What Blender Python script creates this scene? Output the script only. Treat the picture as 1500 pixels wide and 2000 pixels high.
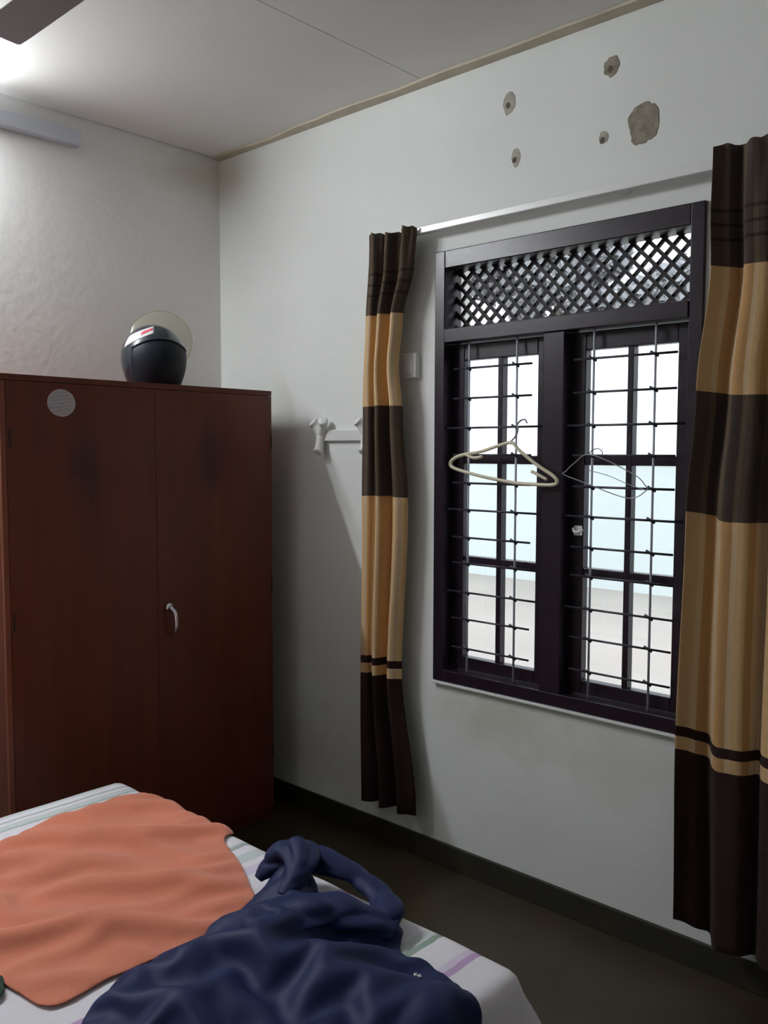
import bpy, bmesh, math, random
import numpy as np
from mathutils import Vector, Matrix, noise

S = bpy.context.scene
C = S.collection
for o in list(bpy.data.objects):
    bpy.data.objects.remove(o)

# ---------------------------------------------------------------- camera
F = Vector((-0.67669437, 0.73312094, -0.06795899))
R = Vector((0.73471726, 0.67836995, 0.00218054))
U = R.cross(F)
cd = bpy.data.cameras.new('camera')
cam = bpy.data.objects.new('camera', cd)
C.objects.link(cam)
cd.sensor_fit = 'HORIZONTAL'
cd.sensor_width = 36.0
cd.lens = 1722.87 * 36.0 / 1500.0
cd.clip_start = 0.02
m3 = Matrix((R, U, -F)).transposed()
cam.matrix_world = Matrix.Translation((3.38330434, -2.54048153, 1.56)) @ m3.to_4x4()
S.camera = cam

# ---------------------------------------------------------------- sky (overcast) and exposure
W = bpy.data.worlds.new('overcast')
S.world = W
W.use_nodes = True
wb = W.node_tree.nodes['Background']
wb.inputs[0].default_value = (0.90, 0.95, 1.0, 1)
wb.inputs[1].default_value = 2.2
TUBE_STRENGTH = 355.0
S.view_settings.view_transform = 'Standard'
S.view_settings.look = 'None'
S.view_settings.exposure = 0.0
S.view_settings.gamma = 1.0
S.view_settings.use_curve_mapping = False
S.cycles.max_bounces = 10
S.cycles.diffuse_bounces = 6
S.cycles.transparent_max_bounces = 12
S.cycles.sample_clamp_indirect = 6.0

# ---------------------------------------------------------------- materials
def nd(nt, t, **kw):
    n = nt.nodes.new(t)
    for k, v in kw.items():
        setattr(n, k, v)
    return n

def mat(name, col, rough=0.6, metal=0.0, var=0.0, vscale=6.0, bump=0.0, bscale=40.0, spec=0.5, coat=0.0, sheen=0.0, stretch=(1, 1, 1)):
    m = bpy.data.materials.new(name)
    m.use_nodes = True
    nt = m.node_tree
    p = nt.nodes['Principled BSDF']
    p.inputs['Base Color'].default_value = (*col, 1)
    p.inputs['Roughness'].default_value = rough
    p.inputs['Metallic'].default_value = metal
    p.inputs['Specular IOR Level'].default_value = spec
    p.inputs['Coat Weight'].default_value = coat
    p.inputs['Sheen Weight'].default_value = sheen
    tc = nd(nt, 'ShaderNodeTexCoord')
    mp = nd(nt, 'ShaderNodeMapping')
    mp.inputs['Scale'].default_value = stretch
    nt.links.new(tc.outputs['Object'], mp.inputs[0])
    if var > 0:
        n = nd(nt, 'ShaderNodeTexNoise')
        n.inputs['Scale'].default_value = vscale
        n.inputs['Detail'].default_value = 5
        nt.links.new(mp.outputs[0], n.inputs['Vector'])
        r = nd(nt, 'ShaderNodeValToRGB')
        r.color_ramp.elements[0].position = 0.3
        r.color_ramp.elements[1].position = 0.7
        r.color_ramp.elements[0].color = (*[c * (1 - var) for c in col], 1)
        r.color_ramp.elements[1].color = (*[min(1, c * (1 + var)) for c in col], 1)
        nt.links.new(n.outputs['Fac'], r.inputs[0])
        nt.links.new(r.outputs[0], p.inputs['Base Color'])
    if bump > 0:
        n2 = nd(nt, 'ShaderNodeTexNoise')
        n2.inputs['Scale'].default_value = bscale
        n2.inputs['Detail'].default_value = 4
        nt.links.new(mp.outputs[0], n2.inputs['Vector'])
        b = nd(nt, 'ShaderNodeBump')
        b.inputs['Strength'].default_value = bump
        b.inputs['Distance'].default_value = 0.01
        nt.links.new(n2.outputs['Fac'], b.inputs['Height'])
        nt.links.new(b.outputs[0], p.inputs['Normal'])
    return m

def add_soft_patches(m, spots):
    """spots: (centre, (rx,ry,rz), colour, strength): soft noise-edged stains and tinted patches fixed in the room"""
    nt = m.node_tree
    p = nt.nodes['Principled BSDF']
    geo = nd(nt, 'ShaderNodeNewGeometry')
    src = p.inputs['Base Color'].links[0].from_socket if p.inputs['Base Color'].is_linked else None
    for c, r, col, st in spots:
        s = nd(nt, 'ShaderNodeVectorMath', operation='SUBTRACT')
        s.inputs[1].default_value = c
        nt.links.new(geo.outputs['Position'], s.inputs[0])
        d = nd(nt, 'ShaderNodeVectorMath', operation='DIVIDE')
        d.inputs[1].default_value = r
        nt.links.new(s.outputs[0], d.inputs[0])
        l = nd(nt, 'ShaderNodeVectorMath', operation='LENGTH')
        nt.links.new(d.outputs[0], l.inputs[0])
        n = nd(nt, 'ShaderNodeTexNoise')
        n.inputs['Scale'].default_value = 9
        n.inputs['Detail'].default_value = 5
        nt.links.new(geo.outputs['Position'], n.inputs['Vector'])
        a = nd(nt, 'ShaderNodeMath', operation='ADD')
        nt.links.new(l.outputs['Value'], a.inputs[0])
        nt.links.new(n.outputs['Fac'], a.inputs[1])
        mr = nd(nt, 'ShaderNodeMapRange')
        mr.interpolation_type = 'SMOOTHSTEP'
        mr.inputs['From Min'].default_value = 1.55
        mr.inputs['From Max'].default_value = 0.55
        mr.inputs['To Max'].default_value = st
        nt.links.new(a.outputs[0], mr.inputs['Value'])
        mx = nd(nt, 'ShaderNodeMix', data_type='RGBA')
        nt.links.new(mr.outputs[0], mx.inputs['Factor'])
        if src: nt.links.new(src, mx.inputs[6])
        else: mx.inputs[6].default_value = p.inputs['Base Color'].default_value
        mx.inputs[7].default_value = (*col, 1)
        src = mx.outputs[2]
    nt.links.new(src, p.inputs['Base Color'])
    return m

def glass(name, tint=(1, 1, 1), gloss=0.06, haze=0.0, hazecol=(0.6, 0.58, 0.5)):
    m = bpy.data.materials.new(name)
    m.use_nodes = True
    nt = m.node_tree
    nt.nodes.remove(nt.nodes['Principled BSDF'])
    out = nt.nodes['Material Output']
    t = nd(nt, 'ShaderNodeBsdfTransparent'); t.inputs[0].default_value = (*tint, 1)
    g = nd(nt, 'ShaderNodeBsdfGlossy'); g.inputs['Roughness'].default_value = 0.08
    x = nd(nt, 'ShaderNodeMixShader'); x.inputs[0].default_value = gloss
    nt.links.new(t.outputs[0], x.inputs[1]); nt.links.new(g.outputs[0], x.inputs[2])
    last = x
    if haze > 0:
        d = nd(nt, 'ShaderNodeBsdfDiffuse'); d.inputs[0].default_value = (*hazecol, 1)
        y = nd(nt, 'ShaderNodeMixShader'); y.inputs[0].default_value = haze
        nt.links.new(x.outputs[0], y.inputs[1]); nt.links.new(d.outputs[0], y.inputs[2])
        last = y
    nt.links.new(last.outputs[0], out.inputs[0])
    return m

def emit(name, col, s):
    m = bpy.data.materials.new(name)
    m.use_nodes = True
    nt = m.node_tree
    p = nt.nodes['Principled BSDF']
    p.inputs['Emission Color'].default_value = (*col, 1)
    p.inputs['Emission Strength'].default_value = s
    return m

def ramp(nt, stops, interp='CONSTANT'):
    r = nd(nt, 'ShaderNodeValToRGB')
    cr = r.color_ramp
    cr.interpolation = interp
    while len(cr.elements) > 1:
        cr.elements.remove(cr.elements[-1])
    cr.elements[0].position = stops[0][0]
    cr.elements[0].color = (*stops[0][1], 1)
    for p, c in stops[1:]:
        e = cr.elements.new(p)
        e.color = (*c, 1)
    return r

def curtain_mat(name, k):
    """banded cloth: v of the UV map = height on the cloth, u = metres across the cloth"""
    m = mat(name, (0.3, 0.2, 0.1), rough=0.9, sheen=0.02, spec=.25, bump=0.25, bscale=260)
    nt = m.node_tree
    p = nt.nodes['Principled BSDF']
    uv = nd(nt, 'ShaderNodeUVMap'); uv.uv_map = 'UVMap'
    sp = nd(nt, 'ShaderNodeSeparateXYZ')
    nt.links.new(uv.outputs[0], sp.inputs[0])
    fr = nd(nt, 'ShaderNodeMath', operation='MULTIPLY'); fr.inputs[1].default_value = 1 / 0.46
    nt.links.new(sp.outputs[0], fr.inputs[0])
    f2 = nd(nt, 'ShaderNodeMath', operation='FRACT')
    nt.links.new(fr.outputs[0], f2.inputs[0])
    g1, g2, g3, g4 = [tuple(c * k for c in q) for q in ((.62, .41, .20), (.52, .30, .125), (.66, .48, .29), (.52, .38, .24))]
    gold = ramp(nt, [(0, g1), (.11, g3), (.17, g2), (.30, g1), (.36, g4), (.47, g2), (.58, g3), (.63, g1), (.74, g2), (.80, g3), (.91, g4)])
    d1, d2, d3 = (.062, .042, .028), (.044, .031, .026), (.085, .060, .040)
    dark = ramp(nt, [(0, d1), (.11, d3), (.17, d2), (.30, d1), (.36, d3), (.47, d2), (.58, d3), (.63, d1), (.74, d2), (.80, d3), (.91, d1)])
    for r in (gold, dark): nt.links.new(f2.outputs[0], r.inputs[0])
    v = nd(nt, 'ShaderNodeMath', operation='DIVIDE'); v.inputs[1].default_value = 2.5
    nt.links.new(sp.outputs[1], v.inputs[0])
    b, w = (0, 0, 0), (1, 1, 1)
    mask = ramp(nt, [(0, b), (.690 / 2.5, w), (.725 / 2.5, b), (.757 / 2.5, w), (1.385 / 2.5, b), (1.722 / 2.5, w), (2.062 / 2.5, b)])
    bot = ramp(nt, [(0, w), (.757 / 2.5, b)])
    g = .45
    ls = [(0, w)]
    for z in (1.475, 1.515, 1.545, 1.655, 1.690, 2.10, 2.135, 2.175, 2.215, 2.26):
        ls += [(z / 2.5, (g, g, g)), ((z + .005) / 2.5, w)]
    lines = ramp(nt, ls)
    for r in (mask, bot, lines): nt.links.new(v.outputs[0], r.inputs[0])
    m1 = nd(nt, 'ShaderNodeMix', data_type='RGBA')
    nt.links.new(bot.outputs[0], m1.inputs['Factor']); nt.links.new(dark.outputs[0], m1.inputs[6])
    m1.inputs[7].default_value = (.018, .0065, .005, 1)
    m2 = nd(nt, 'ShaderNodeMix', data_type='RGBA')
    nt.links.new(mask.outputs[0], m2.inputs['Factor']); nt.links.new(m1.outputs[2], m2.inputs[6]); nt.links.new(gold.outputs[0], m2.inputs[7])
    m3_ = nd(nt, 'ShaderNodeMix', data_type='RGBA', blend_type='MULTIPLY')
    m3_.inputs['Factor'].default_value = 1
    nt.links.new(m2.outputs[2], m3_.inputs[6]); nt.links.new(lines.outputs[0], m3_.inputs[7])
    nt.links.new(m3_.outputs[2], p.inputs['Base Color'])
    return m

def sheet_mat():
    m = mat('striped_cotton', (.72, .70, .74), rough=0.9, bump=0.15, bscale=300)
    nt = m.node_tree
    p = nt.nodes['Principled BSDF']
    uv = nd(nt, 'ShaderNodeUVMap'); uv.uv_map = 'UVMap'
    sp = nd(nt, 'ShaderNodeSeparateXYZ')
    nt.links.new(uv.outputs[0], sp.inputs[0])
    wn = nd(nt, 'ShaderNodeTexNoise'); wn.inputs['Scale'].default_value = 14
    nt.links.new(uv.outputs[0], wn.inputs['Vector'])
    wa = nd(nt, 'ShaderNodeMath', operation='MULTIPLY_ADD'); wa.inputs[1].default_value = .012
    nt.links.new(wn.outputs['Fac'], wa.inputs[0]); nt.links.new(sp.outputs[0], wa.inputs[2])
    mr = nd(nt, 'ShaderNodeMapRange')
    mr.inputs['From Min'].default_value = 0.6; mr.inputs['From Max'].default_value = 2.8
    nt.links.new(wa.outputs[0], mr.inputs['Value'])
    W_ = (.74, .72, .77); G = (.36, .42, .40); LG = (.55, .60, .60); P = (.50, .34, .56); LP = (.66, .58, .72); GR = (.27, .36, .30); TN = (.66, .60, .52)
    st = [(0.60, W_), (.885, LG), (.905, W_), (.93, G), (.942, W_), (.957, LG), (.985, G), (.992, W_),
          (1.12, LP), (1.16, W_), (1.36, P), (1.40, W_), (1.525, LG), (1.535, G), (1.548, W_), (1.585, LG), (1.625, W_), (1.655, LP), (1.685, W_),
          (1.905, P), (1.94, W_), (2.10, TN), (2.115, W_), (2.175, LG), (2.205, GR), (2.222, W_), (2.29, LP), (2.305, P), (2.325, W_)]
    rp = ramp(nt, [((x - .6) / 2.2, c) for x, c in st])
    nt.links.new(mr.outputs[0], rp.inputs[0])
    nt.links.new(rp.outputs[0], p.inputs['Base Color'])
    return m

M = {}
M['wall'] = mat('white_emulsion', (.74, .76, .74), .75, var=.035, vscale=2.2, bump=.12, bscale=30)
M['wall_dim'] = mat('unseen_wall_emulsion', (.70, .69, .66), .8, var=.05, vscale=2)  # unseen walls, tone chosen for how much light they bounce back
M['wall_win'] = add_soft_patches(mat('white_emulsion_stained', (.74, .76, .74), .75, var=.035, vscale=2.2, bump=.12, bscale=30),
    [((1.62, 0, .62), (.42, 1, .17), (.50, .47, .38), .55), ((2.05, 0, .58), (.3, 1, .2), (.55, .52, .45), .4), ((.05, 0, 2.80), (.35, 1, .16), (.62, .56, .42), .5), ((.60, 0, .28), (.5, 1, .25), (.52, .48, .38), .4)])  # stains below the sill, a yellowish corner patch and a low tinted patch
M['wall_back'] = add_soft_patches(mat('white_emulsion_back', (.80, .79, .775), .75, var=.03, vscale=2.0, bump=.12, bscale=30),
    [((0, -.12, 2.80), (1, .30, .14), (.50, .45, .34), .5)])  # yellower, darker patch in the corner under the ceiling
M['ceiling'] = mat('ceiling_sheet', (.78, .77, .745), .8, var=.03, vscale=1.5, bump=.05)
M['gap'] = mat('dark_gap', (.05, .045, .04), .9)
M['lath'] = mat('tan_timber_bead', (.50, .45, .34), .7, var=.15, vscale=8)
M['floor'] = mat('dark_cement_floor', (.034, .024, .011), .42, var=.25, vscale=3, bump=.05, bscale=20)
M['skirting'] = mat('dark_painted_skirting', (.020, .018, .010), .45, var=.3, vscale=9)
M['frame'] = mat('dark_varnished_frame', (.012, .0055, .012), .33, spec=.3, var=.3, vscale=12, stretch=(1, 1, 4))  # slight purple put in for the bluish glare of the window
M['slat'] = mat('dark_lattice_wood', (.010, .006, .010), .6, spec=.25, var=.2, vscale=20)
M['iron'] = mat('dark_painted_iron', (.020, .019, .030), .45)
M['rod'] = mat('grey_painted_rod', (.45, .48, .55), .45)
M['pane'] = glass('window_glass', (.97, .99, 1.0), .05)
M['rail'] = mat('white_enamel_rail', (.78, .79, .78), .25, spec=.6)
M['plastic'] = mat('white_plastic', (.72, .73, .71), .35)
M['cream'] = mat('cream_plastic', (.66, .60, .44), .35)
M['wire'] = mat('thin_wire', (.30, .29, .33), .35, metal=.6)
M['chrome'] = mat('chrome', (.75, .76, .80), .16, metal=1.0)
M['patch'] = mat('bare_plaster', (.25, .225, .17), .95, var=.25, vscale=40, bump=.4, bscale=120)
M['patch_pale'] = mat('filler', (.38, .36, .30), .95, var=.2, vscale=60)
M['hole'] = mat('screw_hole', (.10, .085, .07), .95)
M['wardrobe'] = add_soft_patches(mat('red_brown_veneer', (.105, .020, .008), .38, spec=.35, var=.16, vscale=3, stretch=(1, 6, .7)),
    [((.56, -1.0, 1.52), (1, .09, .22), (.035, .010, .008), .75), ((.56, -.475, 1.53), (1, .09, .20), (.035, .010, .008), .75)])  # softly darker upright patch on each door
M['wardrobe_edge'] = mat('lighter_edge_veneer', (.17, .045, .018), .4, var=.1, vscale=6)
M['dark_in'] = mat('dark_inside', (.02, .012, .01), .8)
M['helmet'] = mat('navy_helmet_lacquer', (.006, .016, .026), .14, coat=.8)
M['black'] = mat('black_lining', (.003, .006, .012), .5, spec=.3)
M['hwhite'] = mat('white_graphic', (.70, .66, .68), .2, coat=.5)
M['hred'] = mat('red_graphic', (.62, .09, .12), .2, coat=.5)
M['visor'] = glass('clear_visor', (.88, .87, .79), .03, .16, (.5, .48, .38))
M['peach'] = mat('peach_cotton', (.60, .190, .110), .95, sheen=.2, bump=.2, bscale=220, var=.06, vscale=9)
M['navy'] = mat('navy_nylon', (.006, .013, .058), .62, spec=.22, bump=.06, bscale=90)
M['green_cloth'] = mat('dark_green_cloth', (.012, .035, .022), .9)
M['sheet'] = sheet_mat()
M['mattress'] = mat('mattress_ticking', (.55, .53, .50), .9)
M['bedwood'] = mat('dark_bed_wood', (.06, .026, .014), .5, var=.2)
M['fan'] = mat('grey_brown_fan_enamel', (.30, .28, .30), .4)
M['fan_hub'] = mat('fan_hub_enamel', (.30, .28, .27), .35)
M['batten'] = mat('blue_white_batten', (.58, .61, .68), .45)
M['tube'] = emit('lit_tube', (.93, .97, 1.0), TUBE_STRENGTH)
M['sticker'] = mat('grey_sticker', (.42, .39, .41), .5, var=.12, vscale=30, stretch=(1, 1, 3))
M['sticker_line'] = mat('sticker_stroke', (.27, .25, .27), .5)
M['ground'] = mat('pale_sandy_ground', (.475, .43, .39), .95, var=.08, vscale=.8)
M['gwall'] = mat('pale_blue_garden_wall', (.73, .80, .80), .9, var=.03, vscale=.7)
M['leaf'] = mat('haze_paled_leaf', (.33, .34, .36), .7, var=.2, vscale=3)  # grey carries haze and overexposure put into the colour; true leaves are greener
M['bark'] = mat('bark', (.20, .17, .14), .9)
M['outer'] = mat('outside_plaster', (.75, .74, .72), .9)

# ---------------------------------------------------------------- mesh helpers
def box(bm, x0, x1, y0, y1, z0, z1, bev=0.0):
    vs = [bm.verts.new((x, y, z)) for x in (x0, x1) for y in (y0, y1) for z in (z0, z1)]
    fs = [(0, 1, 3, 2), (4, 6, 7, 5), (0, 4, 5, 1), (2, 3, 7, 6), (0, 2, 6, 4), (1, 5, 7, 3)]
    faces = [bm.faces.new([vs[i] for i in f]) for f in fs]
    if bev > 0:
        es = list({e for f in faces for e in f.edges})
        bmesh.ops.bevel(bm, geom=es, offset=bev, segments=2, affect='EDGES', profile=.5)

def tube(bm, pts, r, n=8, caps=True, closed=False):
    pts = [Vector(p) for p in pts]
    rs = r if isinstance(r, (list, tuple)) else [r] * len(pts)
    rings = []
    prev = None
    k = len(pts)
    for i, p in enumerate(pts):
        if closed: t = pts[(i + 1) % k] - pts[i - 1]
        else: t = pts[min(i + 1, k - 1)] - pts[max(i - 1, 0)]
        t.normalize()
        if prev is None:
            a = t.orthogonal().normalized()
        else:
            a = (prev - t * prev.dot(t)).normalized()
        prev = a
        b = t.cross(a)
        rings.append([bm.verts.new(p + (a * math.cos(2 * math.pi * j / n) + b * math.sin(2 * math.pi * j / n)) * rs[i]) for j in range(n)])
    m = k if closed else k - 1
    for i in range(m):
        A, B = rings[i], rings[(i + 1) % k]
        for j in range(n):
            bm.faces.new((A[j], A[(j + 1) % n], B[(j + 1) % n], B[j]))
    if caps and not closed:
        bm.faces.new(list(reversed(rings[0])))
        bm.faces.new(rings[-1])

def lathe(bm, prof, n=32, org=(0, 0, 0)):
    """prof: (r, z) pairs, about the z axis"""
    o = Vector(org)
    rings = []
    for r, z in prof:
        if r < 1e-6: rings.append([bm.verts.new(o + Vector((0, 0, z)))])
        else: rings.append([bm.verts.new(o + Vector((r * math.cos(2 * math.pi * j / n), r * math.sin(2 * math.pi * j / n), z))) for j in range(n)])
    for A, B in zip(rings, rings[1:]):
        for j in range(n):
            j2 = (j + 1) % n
            if len(A) == 1 and len(B) == 1: continue
            if len(A) == 1: bm.faces.new((A[0], B[j2], B[j]))
            elif len(B) == 1: bm.faces.new((A[j], A[j2], B[0]))
            else: bm.faces.new((A[j], A[j2], B[j2], B[j]))

def prism(bm, poly, axis, a, b):
    """poly of 2D points extruded along axis from a to b"""
    def v(p, t):
        q = list(p); q.insert(axis, t); return bm.verts.new(q)
    A = [v(p, a) for p in poly]; B = [v(p, b) for p in poly]
    bm.faces.new(A); bm.faces.new(list(reversed(B)))
    n = len(poly)
    for i in range(n):
        bm.faces.new((A[i], B[i], B[(i + 1) % n], A[(i + 1) % n]))

def cr(pts, n, closed=False):
    """Catmull-Rom resample of a list of tuples"""
    P = [Vector(p) for p in pts]
    k = len(P)
    out = []
    segs = k if closed else k - 1
    for i in range(segs):
        p0, p1, p2, p3 = (P[(i - 1) % k] if closed or i > 0 else P[0]), P[i], P[(i + 1) % k], (P[(i + 2) % k] if closed or i + 2 < k else P[-1])
        for j in range(n):
            t = j / n
            out.append(.5 * ((2 * p1) + (p2 - p0) * t + (2 * p0 - 5 * p1 + 4 * p2 - p3) * t * t + (3 * p1 - p0 - 3 * p2 + p3) * t ** 3))
    if not closed: out.append(P[-1])
    return out

def obj(name, bm, m, parent=None, smooth=False, recalc=True):
    if recalc: bmesh.ops.recalc_face_normals(bm, faces=bm.faces[:])
    me = bpy.data.meshes.new(name)
    bm.to_mesh(me); bm.free()
    if smooth:
        for p in me.polygons: p.use_smooth = True
    me.materials.append(m)
    o = bpy.data.objects.new(name, me)
    C.objects.link(o)
    if parent:
        o.parent = parent
        o.matrix_parent_inverse = Matrix.Translation(parent.location).inverted() if parent.location.length else Matrix()
    return o

def tag(o, label, cat, group=None, kind=None):
    if label: o['label'] = label
    if cat: o['category'] = cat
    if group: o['group'] = group
    if kind: o['kind'] = kind
    return o

def thing(name, label, cat, loc=(0, 0, 0), group=None):
    o = bpy.data.objects.new(name, None)
    C.objects.link(o)
    o.location = loc
    o.empty_display_size = .1
    return tag(o, label, cat, group)

def struct(name, bm, m, label=None, cat='wall', smooth=False):
    o = obj(name, bm, m, smooth=smooth)
    o['kind'] = 'structure'
    if label: tag(o, label, cat)
    return o

def BM(): return bmesh.new()

# ---------------------------------------------------------------- room shell
RX, RY, H = 4.6, -3.9, 2.90
WX0, WX1, WZ0, WZ1 = 1.302, 2.303, .707, 2.285
bm = BM()
box(bm, -.2, WX0, 0, .2, 0, H + .1)
box(bm, WX1, RX + .2, 0, .2, 0, H + .1)
box(bm, WX0, WX1, 0, .2, 0, WZ0)
box(bm, WX0, WX1, 0, .2, WZ1, H + .1)
wall_r = struct('wall_right', bm, M['wall_win'], 'white plastered wall with the window, stained below the sill', 'wall')
bm = BM(); box(bm, -.2, 0, RY, 0, 0, H + .1)
wall_b = struct('wall_back', bm, M['wall_back'], 'greyish white wall behind the wardrobe', 'wall')
bm = BM(); box(bm, -.2, RX + .2, RY - .2, RY, 0, H + .1)
struct('wall_left', bm, M['wall_dim'], 'wall beyond the head of the bed', 'wall')
bm = BM(); box(bm, RX, RX + .2, RY, 0, 0, H + .1)
struct('wall_front', bm, M['wall_dim'], 'wall behind the viewer', 'wall')
bm = BM(); box(bm, -.2, RX + .2, RY - .2, .2, -.1, 0)
struct('floor', bm, M['floor'], 'dark olive brown cement floor', 'floor')
bm = BM(); box(bm, -.2, RX + .2, RY - .2, .2, H + .012, H + .1)
ceil = struct('ceiling', bm, M['gap'], 'flat ceiling of wide pale sheets with thin joints', 'ceiling')
seams = [.008, 1.258, 2.50, 3.75, RX]
for a, b in zip(seams, seams[1:]):
    bm = BM(); box(bm, a + .002, b - .002, RY + .002, -.002, H, H + .012)
    obj('ceiling_panel', bm, M['ceiling'], ceil)
bm = BM()
# uneven tan bead where ceiling meets the window wall
n = 40
top = []
for i in range(n + 1):
    x = RX * i / n
    w = .048 + .016 * noise.noise(Vector((x * 4, 0, 0))) - (.010 if x < .5 else 0)
    top.append((x, w))
va = [[bm.verts.new(p) for p in ((x, -.001, H), (x, -w, H), (x, -w, H - .008), (x, -.001, H - .010))] for x, w in top]
for A, B in zip(va, va[1:]):
    for j in range(4): bm.faces.new((A[j], B[j], B[(j + 1) % 4], A[(j + 1) % 4]))
bm.faces.new(va[0]); bm.faces.new(list(reversed(va[-1])))
struct('trim_1', bm, M['lath'], 'tan bead along the ceiling edge of the window wall', 'trim')
for nm, b, lab in (('baseboard_right', (0, RX, -.014, 0), 'dark painted skirting under the window'), ('baseboard_back', (0, .014, RY, -.014), 'dark painted skirting behind the wardrobe')):
    bm = BM(); box(bm, *b, 0, .088, .003)
    struct(nm, bm, M['skirting'], lab, 'skirting')

# bare plaster marks above the window: children of the wall
def blob(cx, cz, rx, rz, seed, th=.0016, n=36, y=0, rough=.22):
    bm = BM()
    fr, bk = [], []
    for i in range(n):
        a = 2 * math.pi * i / n
        k = 1 + rough * noise.noise(Vector((math.cos(a) * 1.6 + seed * 7.3, math.sin(a) * 1.6, seed))) + .10 * noise.noise(Vector((math.cos(a) * 5 + seed, math.sin(a) * 5, seed * 3)))
        x, z = cx + rx * k * math.cos(a), cz + rz * k * math.sin(a)
        fr.append(bm.verts.new((cx + (x - cx) * .96, y - th, cz + (z - cz) * .96))); bk.append(bm.verts.new((x, y, z)))
    bm.faces.new(fr)
    for i in range(n): bm.faces.new((fr[i], fr[(i + 1) % n], bk[(i + 1) % n], bk[i]))
    return bm
for i, (x, z, rx, rz, k) in enumerate([(1.611, 2.738, .024, .036, 'patch_pale'), (1.640, 2.552, .018, .030, 'patch_pale'), (1.992, 2.750, .026, .030, 'patch'), (1.968, 2.540, .017, .020, 'patch_pale'), (2.103, 2.552, .050, .066, 'patch')]):
    o = obj('bare_plaster_patch', blob(x, z, rx, rz, i + 1), M[k], wall_r)
    if i < 4:
        obj('screw_hole', blob(x - .004, z - .008, .009, .010, i + 9, th=.0006, y=-.0017), M['hole'], o)

# ---------------------------------------------------------------- window
win = thing('window_1', 'dark wooden casement window with lattice fanlight and iron grille', 'window', (1.80, 0, WZ0))
win['kind'] = 'structure'
FY0, FY1 = -.012, .088
JL, JR, ML, MR = 1.346, 2.262, 1.765, 1.845
SB, TB0, TB1, TT = .752, 1.955, 2.006, 2.222
bm = BM()
box(bm, WX0 - .002, JL, FY0, FY1, WZ0, WZ1, .003)
box(bm, JR, WX1 + .002, FY0, FY1, WZ0, WZ1, .003)
box(bm, JL, JR, FY0, FY1, WZ0, SB, .003)
box(bm, JL, JR, FY0, FY1, TT, WZ1, .003)
box(bm, JL, JR, FY0 - .004, FY1, TB0, TB1, .003)
box(bm, ML, MR, FY0 + .002, FY1, SB, TB0, .003)
obj('frame', bm, M['frame'], win)
bm = BM(); box(bm, WX0 - .004, WX1 + .004, -.020, .0, WZ0 - .010, WZ0 - .001, .002)
obj('sill_lip', bm, M['rail'], win)
zr = [.800, 1.145, 1.178, 1.518, 1.548, 1.893]
for a, b in ((JL, ML), (MR, JR)):
    a += .002; b -= .002
    bm = BM()
    y0, y1 = .040, .076
    pl, pr = a + .050, b - .050
    mid = (pl + pr) / 2
    box(bm, a, pl, y0, y1, SB + .003, TB0 - .003, .003)
    box(bm, pr, b, y0, y1, SB + .003, TB0 - .003, .003)
    box(bm, pl, pr, y0, y1, SB + .003, zr[0], .003)
    box(bm, pl, pr, y0, y1, zr[5], TB0 - .003, .003)
    box(bm, pl, pr, y0 + .004, y1, zr[1], zr[2], .002)
    box(bm, pl, pr, y0 + .004, y1, zr[3], zr[4], .002)
    box(bm, mid - .010, mid + .010, y0 + .003, y1, zr[0], zr[5], .002)
    sash = obj('sash', bm, M['frame'], win)
    for z0, z1 in ((zr[0], zr[1]), (zr[2], zr[3]), (zr[4], zr[5])):
        for u0, u1 in ((pl, mid - .010), (mid + .010, pr)):
            bm = BM(); box(bm, u0 - .004, u1 + .004, .060, .063, z0 - .004, z1 + .004)
            obj('pane', bm, M['pane'], sash)
# lattice
P = .0525
def slat(c, sgn, y0, y1):
    # line x - sgn*z = c clipped to the lattice opening
    lo, hi = TB1 - .006, TT + .006
    if sgn > 0: z_lo, z_hi = JL - .006 - c, JR + .006 - c
    else: z_lo, z_hi = c - JR - .006, c - JL + .006
    za, zb = max(lo, z_lo), min(hi, z_hi)
    if zb - za < .015: return
    xa, xb = c + sgn * za, c + sgn * zb
    d = Vector((xb - xa, 0, zb - za)).normalized(); nrm = Vector((-d.z, 0, d.x)) * .0051
    bm = BM()
    q = []
    for y in (y0, y1):
        for px, pz, s in ((xa, za, -1), (xb, zb, -1), (xb, zb, 1), (xa, za, 1)):
            q.append(bm.verts.new((px + nrm.x * s, y, pz + nrm.z * s)))
    for f in ((0, 1, 2, 3), (7, 6, 5, 4), (0, 4, 5, 1), (1, 5, 6, 2), (2, 6, 7, 3), (3, 7, 4, 0)): bm.faces.new([q[i] for i in f])
    obj('lattice_slat', bm, M['slat'], win)
k = 0
c = JL - TT - P
while c < JR - TB1 + P:
    slat(c + .012, 1, .0735, .0845); c += P
c = JL + TB1 - P
while c < JR + TT + P:
    slat(c + .012, -1, .058, .073); c += P
# iron grille
GY = .012
bz = [1.860, 1.753, 1.647, 1.550, 1.448, 1.351, 1.250, 1.156, 1.049, .950, .842]
for (sa, sb, la, lb, v1, v2) in ((1.376, 1.712, JL - .004, ML + .004, 1.440, 1.645), (1.872, 2.224, MR - .004, JR + .004, 1.940, 2.150)):
    for i, z in enumerate(bz):
        lng = i in (2, 5, 8)
        a, b = (la, lb) if lng else (sa, sb)
        bm = BM(); tube(bm, [(a, GY - .006, z), (b, GY - .006, z)], .0040, 6)
        for v in (v1, v2):
            tube(bm, [(v - .012, GY - .008, z + .008), (v + .012, GY - .002, z - .008)], .0042, 6)
        obj('grille_bar', bm, M['iron'], win, smooth=True)
    for v in (v1, v2):
        bm = BM(); tube(bm, [(v, GY + .003, SB - .004), (v, GY + .003, TB0 + .004)], .0040, 8)
        obj('grille_rod', bm, M['rod'], win, smooth=True)
bm = BM()
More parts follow.
